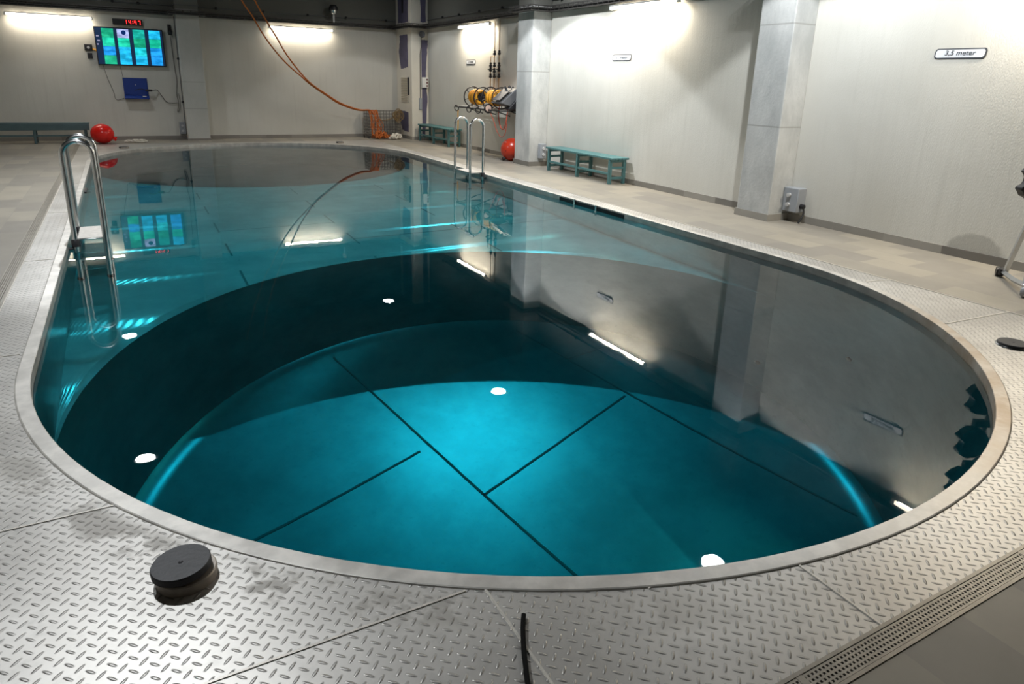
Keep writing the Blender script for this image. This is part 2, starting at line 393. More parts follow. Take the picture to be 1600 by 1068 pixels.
deck = d.build('pool_deck', TREAD, kind='structure', smooth=False)
def seam(a, b, wd=.008, h=.003):
    a, b = Vector((*a, 0)), Vector((*b, 0)); dr = (b-a); L = dr.length
    MB().box((a+b)/2+Vector((0, 0, h/2)), (L, wd, h), math.atan2(dr.y, dr.x)).build('weld_seam', BEAD, deck)
seam((TX0, 2.70), (-.20, 2.70)); seam((.86, 1.70), (.86, TY0)); seam((1.90, 1.26), (1.90, TY0))
seam((.0, 1.67), (.80, 1.67)); seam((TX0, 1.67), (-.1, 1.67)); seam((5.08, 2.55), (TX1, 2.50), .012); seam((5.57, 3.52), (TX1, 3.48), .012); seam((1.35, 1.47), (1.35, 1.40), .008)
seam((TX1-.006, 1.0), (TX1-.006, TY1), .012, .004); seam((TX0+.004, TY0), (TX0+.004, TY1), .006)
for y in (4.6, 7.0, 9.4, 11.8, 14.2): seam((TX0, y), (-.69, y), .006)
# rim: a rounded steel bar around the water
prof = [(0, -.11), (0, .002), (.003, .005), (.064, .006), (.069, .004), (.072, 0), (.074, -.02)]
r = MB(); rings = [outline(o) for o, z in prof]; n = len(rings[0])
for (o, z), rg in zip(prof, rings): r.v += [(x, y, z) for x, y in rg]
for j in range(len(prof)-1): r.f += [(j*n+i, j*n+(i+1) % n, (j+1)*n+(i+1) % n, (j+1)*n+i) for i in range(n)]
r.build('pool_rim', RIM, kind='structure', angle=12)

# ------------------------------------------------------------------ basin
basin = MB(); ol = outline(0); n = len(ol)
basin.v += [(x, y, -.10) for x, y in ol]+[(x, y, DPZ) for x, y in ol]
basin.f += [(i, (i+1) % n, n+(i+1) % n, n+i) for i in range(n)]
def flat_ngon(mb, z):
    o = len(mb.v); mb.v += [(x, y, z) for x, y in ol]; mb.f.append(tuple(o+i for i in range(n)))
bfl = MB()
for r0, z0, r1, z1 in ((0, DPZ, PR-.16, DPZ), (PR-.16, DPZ, PR-.002, DPZ+.085)):   # deep floor of the near pit with its sloped cove
    o = len(bfl.v); bfl.v += [(PX+r*math.cos(2*PI*k/128), PY+r*math.sin(2*PI*k/128), z) for r, z in ((r0, z0), (r1, z1)) for k in range(128)]
    bfl.f += [(o+k, o+(k+1) % 128, o+128+(k+1) % 128, o+128+k) for k in range(128)]
ol2 = [(x, y) for x, y in ol if y > PY]; o = len(bfl.v); bfl.v += [(x, y, DPZ-.004) for x, y in ol]; bfl.f.append(tuple(o+i for i in range(n)))
# shallow floor between the two round pits, sheets slightly cushioned between their cross joints
FPX, FPY, FPR = 2.42, 15.47, 3.1
nx, ny = 64, 420
def yn(x): return PY+math.sqrt(max(PR*PR-(x-PX)**2, 0))
def yf(x): return FPY-math.sqrt(max(FPR*FPR-(x-FPX)**2, 0))
def relief(y):
    t = ((y-5.15)/1.15) % 1.0
    return .03*(t/.10 if t < .10 else (1-t)/.90)
xs = [PX-PR*math.cos(PI*i/nx) for i in range(nx+1)]
shl = MB()
for i, x in enumerate(xs):
    a, b = yn(x), yf(x)
    for j in range(ny+1):
        y = a+(b-a)*j/ny; e = min(1, min(j, ny-j)/8)
        shl.v.append((x, y, SHZ+relief(y)*e))
for i in range(nx):
    for j in range(ny):
        q = i*(ny+1)+j; shl.f.append((q, q+ny+1, q+ny+2, q+1))
for (fy, flip) in ((yn, 0), (yf, 1)):                        # the drop walls of the two pits
    o = len(basin.v)
    for x in xs: y = fy(x); basin.v += [(x, y, SHZ), (x, y, DPZ)]
    basin.f += [(o+2*i, o+2*i+1, o+2*i+3, o+2*i+2) for i in range(nx)]
bs = basin.build('pool_basin', BASIN, kind='structure', angle=30)
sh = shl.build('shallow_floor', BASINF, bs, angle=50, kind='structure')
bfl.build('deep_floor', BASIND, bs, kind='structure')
# seams of the sheets
sm = MB()
def strip(a, b, z, wd=.022):
    a, b = Vector((*a, 0)), Vector((*b, 0)); dr = b-a
    sm.box((a+b)/2+Vector((0, 0, z)), (dr.length, wd, .006), math.atan2(dr.y, dr.x))
th = math.radians(-75.5); dA = Vector((-math.cos(th), -math.sin(th))); dB = Vector((-dA.y, dA.x))*-1
o0 = Vector((2.27, 5.25)); dB = Vector((math.cos(math.radians(14.5)), math.sin(math.radians(14.5))))
def clipc(o, dr):
    q = Vector((o.x-PX, o.y-PY)); b = q.dot(dr); c = q.dot(q)-(PR-.02)**2; s_ = math.sqrt(max(b*b-c, 0)); return -b-s_, -b+s_
for k in (0, 1):
    o = o0+dB*(k*2.05); t0, t1 = clipc(o, dA)
    if t1 > t0: strip(o+dA*t0, o+dA*t1, DPZ+.004)
o = Vector((2.41, 4.68)); t0, t1 = clipc(o, dB); strip(o, o+dB*2.0, DPZ+.004); strip(o+dB*2.05+dA*.9, o+dB*t1*.9+dA*.7, DPZ+.004)
o = Vector((2.1, 5.42)); strip(o, o-dB*1.9, DPZ+.004)
for x in (.9, 2.38, 3.86): strip((x, yn(x)+.02), (x, yf(x)-.02), SHZ+.012, .022)
for y, x0, x1 in ((9.3, .9, 2.38), (8.35, 2.38, 5.5), (10.7, -.55, .9), (11.2, 2.38, 5.5)): strip((x0, y), (x1, y), SHZ+.016, .014)
sm.build('floor_seam', SEAM, bs, kind='structure')
for a, z in ((3.4, -2.97), (-17, -1.82)):
    t = math.radians(a); c = Vector((PX+PR*math.cos(t), PY+PR*math.sin(t), z)); rot = Vector((-math.cos(t), -math.sin(t), 0)).to_track_quat('Z', 'Y').to_matrix()
    MB().lathe([(.034, 0), (.034, .012), (.028, .016)], c, 20, rot).build('inlet_nozzle', BLACK, bs, kind='structure')
# water body
wt = MB(); wo = outline(.03); n = len(wo)
wt.v += [(x, y, WZ) for x, y in wo]+[(x, y, DPZ-.05) for x, y in wo]
wt.f += [tuple(range(n)), tuple(range(2*n-1, n-1, -1))]+[(i, n+i, n+(i+1) % n, (i+1) % n) for i in range(n)]
water = wt.build('pool_water', WATER, smooth=True)
tag(water, 'clear turquoise water filling the whole round-ended pool', 'water', kind='stuff')
water.cycles.is_caustics_caster = True

# ------------------------------------------------------------------ drains
def drain(name, label, loc, rz, L, detail):
    t = thing(name, label, 'drain', loc, rz)
    f = MB(); f.b2((0, 0, -.03), (L, .012, .003)); f.b2((0, .083, -.03), (L, .095, .003)); f.b2((0, 0, -.035), (L, .095, -.03)); f.build('frame', DRAIN, t, smooth=False)
    g = MB(); rows = 4; w0, w1 = .014, .081; pitch = .016 if detail else .03; nh = int(L/pitch); hs = pitch*.52
    rw = (w1-w0)/(rows*2+1)
    for k in range(rows+1): g.b2((0, w0+rw*2*k, -.006), (L, w0+rw*(2*k+1), .001))
    for k in range(rows):
        y0, y1 = w0+rw*(2*k+1), w0+rw*(2*k+2)
        for i in range(nh): g.b2((i*pitch, y0, -.006), (i*pitch+pitch-hs, y1, .001))
    g.build('grate', DRAIN, t, smooth=False)
    m = MB(); m.b2((0, .012, -.03), (L, .083, -.028)); m.build('channel_floor', BLACK, t, smooth=False)
    for k in range(1, int(L/1.2)): MB().b2((k*1.2-.012, .012, -.005), (k*1.2+.012, .083, .002)).build('joint_bar', DRAIN, t)
drain('slot_drain', 'perforated steel drain grate along the near edge of the tread plate', (-.9, TY0-.095, 0), 0, TX1+.9, True)
drain('slot_drain', 'narrow steel drain grate running along the left side of the tread plate', (TX0, TY0-.095, 0), PI/2, TY1-TY0+.095, False)

# ------------------------------------------------------------------ lamps
def light(name, kind, parent, loc, power, col, size=.3, target=None, **kw):
    l = bpy.data.lights.new(name, kind); l.energy = power; l.color = col
    if kind == 'AREA': l.shape = kw.get('shape', 'DISK'); l.size = size; l.size_y = kw.get('size_y', size); l.spread = kw.get('spread', PI)
    if kind == 'SPOT': l.spot_size = kw.get('angle', 2.4); l.spot_blend = kw.get('blend', .6); l.shadow_soft_size = size
    if kind == 'POINT': l.shadow_soft_size = size
    o = bpy.data.objects.new(name, l); C.objects.link(o); o.location = loc
    if parent: o.parent = parent
    if target: o.rotation_euler = Vector(target).to_track_quat('-Z', 'Y').to_euler()
    return o
TL = 1.62
def tube_lamp():
    t = thing('tube_light', '', 'lamp', (0, 0, 0), 0, 'tube lights under the cable tray')
    h = MB(); h.b2((-TL/2, -.03, .018), (TL/2, .03, .042)); h.build('housing', LGREY, t, bevel=.005)
    u = MB(); u.tube([(-TL/2+.02, 0, 0), (TL/2-.02, 0, 0)], .024, 12); u.build('tube', TUBE, t)
    l = light('lamp', 'AREA', t, (0, -.005, -.027), W_TUBE, TUBE_COL, TL-.1, shape='RECTANGLE', size_y=.035, spread=PI)
    l.data.cycles.is_caustics_light = True
    for s_ in (-1, 1): MB().b2((s_*TL/2-.02, -.028, -.03), (s_*TL/2+.02, .028, .03)).build('end_cap', WHITE, t, bevel=.004)
    for s_ in (-.5, .5): MB().b2((s_-.02, .0, .03), (s_+.02, .128, .05)).build('bracket', DARK, t)
    return t
T0 = tube_lamp(); T0.location = (-1.15, 19.06, 2.70)
T0['label'] = 'glowing tube light at the left end of the far wall, left of the wall screen'
LT = [((4.30, 19.06, 2.75), 0, 'glowing tube light on the far wall behind the hanging orange ropes'),
      ((7.25, 15.0, 2.80), -PI/2, 'glowing tube light on the right wall above the hose reels'),
      ((7.25, 9.0, 2.80), -PI/2, 'large bright tube light on the right wall above the teal slatted bench'),
      ((7.25, 2.95, 2.78), -PI/2, 'tube light mirrored at the lower right of the water')]
for i, (loc, rz, lb) in enumerate(LT):
    o = dup(T0, loc, rz, lb)
    if i == 3: l = [c for c in o.children if c.type == 'LIGHT'][0]; l.data = l.data.copy(); l.data.energy = W_TUBE*1.15
    if i == 0: FARL = [c for c in o.children if c.type == 'LIGHT'][0]
for o in (FARL, [c for c in T0.children if c.type == 'LIGHT'][0]):       # the two tubes on the far wall are set weaker
    o.data = o.data.copy(); o.data.energy = W_TUBE*.2
def down():
    t = thing('ceiling_downlight', '', 'lamp', (0, 0, 0), 0, 'round ceiling downlights mirrored in the water')
    MB().lathe([(.10, .12), (.14, .11), (.185, 0), (.175, -.01), (.16, .0)], n=32).build('housing', DARK, t); MB().tube([(0, 0, .11), (0, 0, ZC-4.0)], .012, 8).build('stem', DARK, t)
    MB().lathe([(.0, -.014), (.137, -.014), (.14, -.002), (0, -.002)], n=32).build('diffuser', DISC, t)
    l = light('lamp', 'SPOT', t, (0, 0, -.06), W_DOWN, DOWN_COL, .045, angle=1.92, blend=.12)
    l2 = light('lamp', 'SPOT', t, (0, 0, -.06), W_DOWN*.5, DOWN_COL, .045, angle=2.85, blend=.5); l2.data.cycles.is_caustics_light = True
    l.data.cycles.is_caustics_light = True
    return t
D0 = down(); ZD = 4.0
DL = [(-.32, 10.815, 'downlight mirrored as a white ellipse at the left of the deep round pit'), (5.725, 10.575, 'downlight mirrored as a white ellipse in the middle of the deep round pit'),
      (5.665, 16.78, 'downlight mirrored as a broken white patch near the top of the round pit'), (5.835, 4.995, 'downlight mirrored at the near rim, lower right of the water'),
      (-.455, 16.68, 'downlight mirrored as a white patch beside the left ladder'), (-.36, 4.8, 'downlight over the near left of the deck, outside the photo')]
DPOW = (.70, .88, .12, .76, .07, .68)                              # the far pair is dimmed
for i, (x, y, lb) in enumerate(DL):
    if i == 0: D0.location = (x, y, ZD); D0['label'] = lb; o = D0
    else: o = dup(D0, (x, y, ZD), 0, lb)
    k = DPOW[i]
    if k != 1:
        for l in [c for c in o.children if c.type == 'LIGHT']:
            l.data = l.data.copy(); l.data.energy *= k*(.3 if l.data.spot_size > 2.5 and i > 1 else 1)

# ------------------------------------------------------------------ cable tray and conduit
FARP = [(XL, YF_-.09), (1.26, YF_-.09), (1.26, 18.66), (1.94, 18.66), (1.94, YF_-.09), (6.81, YF_-.09), (6.81, 17.96), (XR-.09, 17.96), (XR-.09, 12.54),
        (6.89, 12.54), (6.89, 11.76), (XR-.09, 11.76), (XR-.09, 6.49), (6.91, 6.49), (6.91, 5.79), (XR-.09, 5.79), (XR-.09, YN+.1)]
TZ = 2.875
def tray(label, pts):
    t = thing('cable_tray', label, 'cable tray', (*pts[0], TZ), 0)
    o = Vector((*pts[0], TZ)); rail = MB(); base = MB(); posts = MB()
    P = [Vector((*p, TZ))-o for p in pts]
    for a, b in zip(P, P[1:]):
        d_ = (b-a); L = d_.length; d_.normalize(); nr = Vector((-d_.y, d_.x, 0)); ang = math.atan2(d_.y, d_.x)
        for sd in (-.05, .05):
            for z in (.008, .055, .105): rail.box((a+b)/2+nr*sd+Vector((0, 0, z)), (L+.1, .008, .016), ang)
        base.box((a+b)/2+Vector((0, 0, .004)), (L+.09, .1, .004), ang)
        for k in range(max(1, int(L/.15))):
            q = a+d_*(k+.5)*L/max(1, int(L/.15))
            for sd in (-.052, .052): posts.box(q+nr*sd+Vector((0, 0, .055)), (.012, .006, .11), ang)
    o_ = len(rail.v); rail.v += base.v; rail.f += [tuple(q+o_ for q in f) for f in base.f]
    o_ = len(rail.v); rail.v += posts.v; rail.f += [tuple(q+o_ for q in f) for f in posts.f]
    rail.build('tray_channel', TRAY, t, smooth=False)
    cb = MB()
    for off, z, r in ((-.025, .03, .018), (.012, .028, .016), (.03, .06, .013), (-.01, .065, .015)):
        pp = []
        for i, p in enumerate(P):
            pp.append(p+Vector((0, off*.5, z)))
        for a, b in zip(pp, pp[1:]): cb.tube([a, a.lerp(b, .5)+Vector((0, 0, -.006)), b], r, 6)
    cb.build('cable_bundle', CABLE, t)
tray('dark cable tray under the top of the far wall, wrapping the pillar', FARP[:7])
tray('dark cable tray along the right wall, wrapping its concrete pillars', FARP[6:])
def conduit(label, pts, clips):
    o = Vector(pts[0]); t = thing('conduit', label, 'pipe', pts[0])
    MB().tube([Vector(p)-o for p in pts], .011, 8).build('pipe', GREYB, t)
    for c in clips: MB().lathe([(0, -.03), (.03, -.02), (.034, .01), (.02, .03), (0, .032)], Vector(c)-o, 12).build('clip', BLACK, t)
zc = 3.10
conduit('thin dark conduit with black clips on the far wall above the tray', [(XL, YF_-.02, zc), (1.33, YF_-.02, zc), (1.33, 18.73, zc), (1.87, 18.73, zc), (1.87, YF_-.02, zc), (6.88, YF_-.02, zc)],
        [(-1.4, YF_-.04, zc), (.1, YF_-.04, zc), (.62, YF_-.04, zc), (2.3, YF_-.04, zc), (3.4, YF_-.04, zc), (4.5, YF_-.04, zc), (5.5, YF_-.04, zc), (6.6, YF_-.04, zc)])
conduit('thin dark conduit with black clips on the right wall between corner and middle pillar', [(XR-.02, 18.04, zc), (XR-.02, 12.46, zc)], [(XR-.04, y, zc) for y in (17.0, 16.0, 14.9, 13.8)])
conduit('thin dark conduit with clips on the right wall past the middle pillar', [(XR-.02, 11.84, zc), (XR-.02, 6.41, zc)], [(XR-.04, y, zc) for y in (11.5, 10.4, 9.3, 8.2, 7.1)])
conduit('thin dark vertical pipe on the left edge of the far pillar', [(1.33, 19.0, .35), (1.33, 19.0, 2.85)], [(1.33, 18.99, .9), (1.33, 18.99, 1.9)])

# ------------------------------------------------------------------ signs
def text_mesh(body, size, m, parent, loc, rot, name='lettering', shear=.18, depth=.0015, width=None):
    cu = bpy.data.curves.new('t', 'FONT'); cu.body = body; cu.size = size; cu.shear = shear; cu.extrude = depth; cu.align_x = 'CENTER'; cu.align_y = 'CENTER'
    tmp = bpy.data.objects.new('t', cu); C.objects.link(tmp); bpy.context.view_layer.update()
    me = bpy.data.meshes.new_from_object(tmp.evaluated_get(bpy.context.evaluated_depsgraph_get()))
    bpy.data.objects.remove(tmp); bpy.data.curves.remove(cu)
    if width:
        xs_ = [v.co.x for v in me.vertices]; k = width/(max(xs_)-min(xs_))
        for v in me.vertices: v.co.x *= k
    o = bpy.data.objects.new(name, me); C.objects.link(o); me.materials.clear(); me.materials.append(m); o.parent = parent; o.location = loc; o.rotation_euler = rot
    return o
def rrect(w, h, r, sk, n=6):
    pts = []
    for cx, cy, a0 in ((w/2-r, h/2-r, 0), (-w/2+r, h/2-r, 90), (-w/2+r, -h/2+r, 180), (w/2-r, -h/2+r, 270)):
        for k in range(n+1):
            a = math.radians(a0+90*k/n); x, y = cx+r*math.cos(a), cy+r*math.sin(a); pts.append((x+y*sk, y))
    return pts
def depth_sign(y, z, body, label):
    t = thing('depth_sign', label, 'sign', (XR, y, z))
    f = lambda u, v, h: (-h, -u, v)
    MB().prism(rrect(.50, .10, .03, .12), .006, f).build('border', SIGNK, t, smooth=False)
    MB().prism(rrect(.474, .076, .024, .12), .0085, f).build('plate', SIGNW, t, smooth=False)
    text_mesh(body, .068, SIGNK, t, (-.0095, 0, .004), (PI/2, 0, -PI/2), width=.30)
depth_sign(4.135, 1.995, '3,5 meter', 'white sign reading 3,5 meter on the wall right of the big pillar')
depth_sign(9.595, 2.035, '1,1 meter', 'white depth sign on the wall above the slatted bench')
depth_sign(15.39, 2.02, '2,5 meter', 'small white depth sign above the left hose reel')

# ------------------------------------------------------------------ benches
def bench(TEAL=TEAL, apron=False):
    t = thing('slatted_bench', '', 'bench', (0, 0, 0), 0, 'slatted benches along the walls'); L, W, H = 2.1, .36, .44
    for k in range(5):
        y = -W/2+.033+k*(W-.066)/4; MB().b2((-L/2, y-.029, H-.034), (L/2, y+.029, H)).build('slat', TEAL, t, bevel=.006)
    for x in (-L/2+.09, 0, L/2-.09):
        for y in (-W/2+.035, W/2-.035): MB().b2((x-.026, y-.026, 0), (x+.026, y+.026, H-.034)).build('leg', TEAL, t, bevel=.006)
        for z in (.10, .27, H-.06): MB().b2((x-.018, -W/2+.06, z-.02), (x+.018, W/2-.06, z+.02)).build('cross_rail', TEAL, t, bevel=.004)
    if apron: MB().b2((-L/2, -W/2-.012, H-.15), (L/2, -W/2+.008, H-.03)).build('apron', TEAL, t, bevel=.005)
    MB().b2((-L/2+.116, -W/2+.02, .15), (L/2-.116, -W/2+.05, .19)).build('long_rail', TEAL, t, bevel=.005)
    return t
b0 = bench(); b0.location = (7.165, 10.2, 0); b0.rotation_euler = (0, 0, -PI/2); b0['label'] = 'teal slatted bench against the right wall between the two concrete pillars'
dup(b0, (7.17, 16.85, 0), -PI/2, 'teal slatted bench behind the right ladder, beside the corner pillar')
b1 = bench(TEALD, True); b1.location = (-1.74, 18.62, 0); b1['label'] = 'dark slate bench on the far wall left of the red ball buoy'

# ------------------------------------------------------------------ ladders
def hoop(x0, x1, zt, zb, n=14):
    r = (x1-x0)/2; cx = (x0+x1)/2; pts = [(x0, 0, zb)]
    pts += [(cx-r*math.cos(PI*k/n), 0, zt-r+r*math.sin(PI*k/n)) for k in range(n+1)]
    return pts+[(x1, 0, zb)]
def ladder(loc, rz, label, lower):
    t = thing('pool_ladder', label, 'ladder', loc, rz, 'stainless pool ladders')
    W = .64
    for y in (0, W):
        o = MB().tube([(a, y, c) for a, b, c in hoop(0, .25, .96, -1.12)], .023, 14).build('handrail', CHROME, t)
        for x in (0, .25): MB().lathe([(.03, -1.16), (.034, -1.14), (.03, -1.08)], (x, y, 0), 14).build('foot', BLACK, o)
        MB().lathe([(.036, -.03), (.036, .03), (.028, .04)], (0, y, .0), 16).build('clamp', DARK, o)
    for i, z in enumerate((.035, -.26, -.56, -.86)):
        s_ = MB().b2((.01, .02, z-.012), (.24, W-.02, z)).build('step', CHROME, t, bevel=.004)
        MB().b2((.02, .03, z), (.23, W-.03, z+.006)).build('step_pad', WOODT if i == 0 else RIM, s_, label='pale non-slip top' if i == 0 else None)
    for y in (0, W): MB().tube([(-.07, y, -.05), (0, y, -.05)], .016, 10).build('wall_bracket', DARK, t)
    return t
ladder((-.54, 7.6, 0), 0, 'stainless pool ladder with two tall hoops on the left side of the pool', 1)
ladder((5.50, 11.58, 0), PI, 'stainless pool ladder with two tall hoops on the right side of the pool', 1)

# ------------------------------------------------------------------ skimmer posts, wall brackets
t = thing('skimmer', 'dark skimmer slot with two small steel posts in the right pool edge', 'pool fitting', (PX+PR, 7.55, -.05))
MB().b2((-.006, -.6, -.045), (-.001, .95, .035)).build('slot', BLACK, t, smooth=False)
for y in (0, .53): MB().b2((-.03, y-.018, -.06), (-.007, y+.018, .062)).build('post', CHROME, t, bevel=.003)
t = thing('wall_fitting', 'small steel fitting on the left pool edge beyond the left ladder', 'pool fitting', (PX-PR, 11.5, -.06))
MB().b2((.001, -.2, -.12), (.03, .2, .01)).build('plate', DARK, t, bevel=.005)
for y in (-.12, .12): MB().tube([(.03, y, -.02), (.07, y, -.02), (.075, y, -.1), (.03, y, -.1)], .012, 8).build('handle', CHROME, t)

# ------------------------------------------------------------------ red buoys, white rope
def buoy(loc, r, m, label, squash=1):
    t = thing('ball_buoy', label, 'buoy', loc)
    prof = [(0, 0)]+[(r*math.sin(PI*k/20), r*squash*(1-math.cos(PI*k/20))) for k in range(1, 20)]+[(0, 2*r*squash)]
    MB().lathe(prof, n=36).build('ball', m, t, angle=80)
    return t
b = buoy((-.45, 18.28, 0), .235, RED, 'bright red ball buoy on the deck near the left ladder', .93)
MB().lathe([(.05, .0), (.05, .05), (.02, .07), (.02, .09)], (.205, -.03, .09), 14, Matrix.Rotation(.9, 3, 'Y')).build('eye', RED, b)
b = buoy((7.11, 12.80, 0), .235, REDD, 'orange-red ball buoy on the floor half behind the middle pillar')
MB().lathe([(.035, .0), (.035, .05), (.02, .06)], (-.17, -.02, .06), 14, Matrix.Rotation(-1.9, 3, 'Y')).build('valve', BLACK, b)
MB().lathe([(.012, .0), (.012, .006), (0, .006)], (-.205, -.11, .22), 12, Matrix.Rotation(-1.5, 3, 'Y')).build('plug', BLACK, b)
def rope_heap(name, label, cat, c, sx, sy, h, m, n, r, seed, mode=0):
    rnd = random.Random(seed); mb = MB()
    for k in range(n):
        pts = []; ph = rnd.uniform(0, 6.28); ax, ay = rnd.uniform(.4, 1)*sx, rnd.uniform(.4, 1)*sy; ox, oy = rnd.uniform(-.3, .3)*sx, rnd.uniform(-.3, .3)*sy
        for i in range(22):
            a = ph+i*.42
            x, y = ox+ax*.7*math.cos(a)+rnd.uniform(-.1, .1)*sx, oy+ay*.7*math.sin(a)+rnd.uniform(-.1, .1)*sy
            e = max(0, 1-(x/sx)**2*.7-(y/sy)**2*.7)
            pts.append((x, y, r+rnd.random()*h*e))
        mb.tube(smooth_path(pts, 3), r, 6)
    o = mb.build(name, m, angle=80); o.location = c
    return tag(o, label, cat)
rope_heap('white_rope', 'loose white rope lying beside the bright red ball buoy', 'rope', (.22, 18.45, 0), .34, .13, .06, ROPEW, 4, .012, 3)
rope_heap('white_rope', 'heap of white rope on the floor in the far corner', 'rope', (6.52, 18.28, 0), .22, .12, .17, ROPEW, 8, .014, 4)

# ------------------------------------------------------------------ basket with ropes in the far corner
WIRE = mat('basket_wire', (.16, .15, .14), .5, .3)
t = thing('wire_basket', 'wire mesh basket in the far corner holding orange and brown ropes', 'basket', (5.85, 18.62, 0))
bw, bd, bh = .92, .42, .70
def mesh_panel(mb, o, u, v, nu, nv, r=.006):
    o, u, v = Vector(o), Vector(u), Vector(v)
    for i in range(nu+1): mb.tube([o+u*i/nu, o+u*i/nu+v], r, 5)
    for j in range(nv+1): mb.tube([o+v*j/nv, o+v*j/nv+u], r, 5)
for nm, o, u, v, nu in (('front_mesh', (0, 0, .03), (bw, 0, 0), (0, 0, bh), 11), ('back_mesh', (0, bd, .03), (bw, 0, 0), (0, 0, bh), 11),
                        ('left_mesh', (0, 0, .03), (0, bd, 0), (0, 0, bh), 5), ('right_mesh', (bw, 0, .03), (0, bd, 0), (0, 0, bh), 5), ('floor_mesh', (0, 0, .03), (bw, 0, 0), (0, bd, 0), 11)):
    mb = MB(); mesh_panel(mb, o, u, v, nu, 8 if 'floor' not in nm else 5, .007); mb.build(nm, WIRE, t)
for x in (0, bw):
    for y in (0, bd): MB().b2((x-.012, y-.012, 0), (x+.012, y+.012, .05)).build('foot', DARK, t)
rnd = random.Random(11); mb = MB()
for k in range(13):                                          # orange rope hung over the left front edge and piled at its foot
    x0 = .01+.020*k+rnd.uniform(-.01, .01); z0 = .755
    pts = [(x0+.05, .10, z0-.1), (x0, .05, z0), (x0-.01, -.03, z0-.03)]
    x, z = x0, z0-.06
    while z > .1:
        x += rnd.uniform(-.03, .075); z -= rnd.uniform(.08, .16); pts.append((x, -.03-rnd.random()*.06, max(z, .03)))
    for _ in range(4): x += rnd.uniform(-.10, .16); pts.append((x, -.05-rnd.random()*.14, .02+rnd.random()*.10))
    mb.tube(smooth_path(pts, 4), .010, 6)
o = mb.build('orange_rope_bundle', ORANGE, angle=80); o.location = (5.85, 18.60, 0); tag(o, 'tangle of orange rope spilling over the left side of the wire basket', 'rope')
rope_heap('orange_rope', 'coiled orange rope on the floor in front of the wire basket', 'rope', (6.12, 18.40, 0), .26, .12, .22, ORANGE, 6, .011, 8)
rnd = random.Random(5); mb = MB()
for k in range(9):
    rr = .06+rnd.random()*.06; cx, cz = rnd.uniform(-.04, .05), rnd.uniform(-.07, .05); e = rnd.uniform(.8, 1.5)
    mb.tube([(cx+rr*math.cos(2*PI*i/18), rnd.uniform(-.02, .02)-.03*k/6, cz+rr*e*math.sin(2*PI*i/18)) for i in range(18)], .012, 6, True)
mb.tube(smooth_path([(-.08, 0, -.05), (-.25, .02, -.12), (-.45, .04, -.14), (-.6, .05, -.08)], 4), .012, 6)
o = mb.build('brown_rope_coil', BROWN, angle=80); o.location = (6.66, 18.56, .63); tag(o, 'coil of brown rope hung on the right corner of the wire basket', 'rope')
R1 = [(2.05, 17.1, ZC), (2.30, 17.2, 3.9), (2.64, 17.4, 3.18), (2.86, 17.52, 2.87), (3.11, 17.64, 2.46), (3.39, 17.77, 2.11), (3.67, 17.89, 1.83), (3.98, 18.01, 1.59), (4.21, 18.13, 1.41), (4.62, 18.26, 1.15), (5.04, 18.38, .91), (5.54, 18.5, .76), (5.84, 18.58, .755), (5.92, 18.70, .70)]
R2 = [(2.45, 17.1, ZC), (2.64, 17.22, 3.9), (2.92, 17.4, 3.2), (3.19, 17.55, 2.75), (3.4, 17.69, 2.44), (3.61, 17.84, 2.11), (3.9, 17.98, 1.75), (4.21, 18.10, 1.44), (4.62, 18.24, 1.18), (5.04, 18.35, .94), (5.54, 18.47, .78), (5.86, 18.56, .765), (5.98, 18.72, .70)]
tag(MB().tube(smooth_path(R1, 6), .017, 8).build('hanging_rope', ORANGE, angle=80), 'left of the two orange ropes drooping from the ceiling to the basket', 'rope', 'orange ropes hung from the ceiling')
tag(MB().tube(smooth_path(R2, 6), .017, 8).build('hanging_rope', ORANGE, angle=80), 'right of the two orange ropes drooping from the ceiling to the basket', 'rope', 'orange ropes hung from the ceiling')
mb = MB().tube(smooth_path([(5.83, 18.52, .5), (5.74, 18.54, .42), (5.72, 18.56, .3), (5.78, 18.56, .22), (5.73, 18.58, .12), (5.80, 18.58, .02)], 5), .007, 6)
tag(mb.build('loose_cord', CABLEG, angle=80), 'thin grey cord dangling at the left side of the wire basket', 'cord')

# ------------------------------------------------------------------ wall screen, clock, blue desk and cables
t = thing('wall_screen', 'large wall screen with a grid of blue and green camera images', 'screen', (.355, 19.12, 2.125)); SW, SHH = 1.41, .83
MB().b2((-SW/2, -.03, -SHH/2), (SW/2, .03, SHH/2)).build('casing', BLACK, t, bevel=.008)
MB().b2((-SW/2+.02, -.034, -SHH/2+.02), (SW/2-.02, -.0305, SHH/2-.02)).build('screen', SCREEN, t, smooth=False)
MB().b2((-.2, .03, -.2), (.2, .08, .2)).build('bracket', DARK, t)
cols = [(.105, .275), (.325, .495), (.555, .725), (.785, .955)]
G, G2, B_, T_, C_ = (.0, .42, .22), (.0, .58, .36), (.0, .30, .85), (.0, .55, .62), (.0, .45, .80)
grid = [[G, G2, B_, G], [(.35, .4, .7), G2, C_, C_], [(.0, .45, .36), G, T_, C_], [C_, G2, B_, B_]]
pm = {}
def pic(col):
    if col in pm: return pm[col]
    m = mat('camera_image', (0, 0, 0), .4, emit=col, es=.8); nt = m.node_tree; b = nt.nodes['Principled BSDF']; P, x, y, z = xyz(nt)
    n = noise_at(nt, P, 6, 4, (1, 1, 2)); c = mixc(nt, ramp(nt, n, .3, .75), tuple(k*.55 for k in col), tuple(min(1, k*1.25+.02) for k in col)); nt.links.new(c, b.inputs['Emission Color']); pm[col] = m; return m
for (a, b_), cl in zip(cols, grid):
    for k, c in enumerate(cl):
        x0, x1 = -SW/2+a*SW, -SW/2+b_*SW; h = SHH*.235; z1 = SHH/2-.03-k*h
        MB().b2((x0, -.037, z1-h+.004), (x1, -.0345, z1)).build('camera_image', pic(c), t, smooth=False)
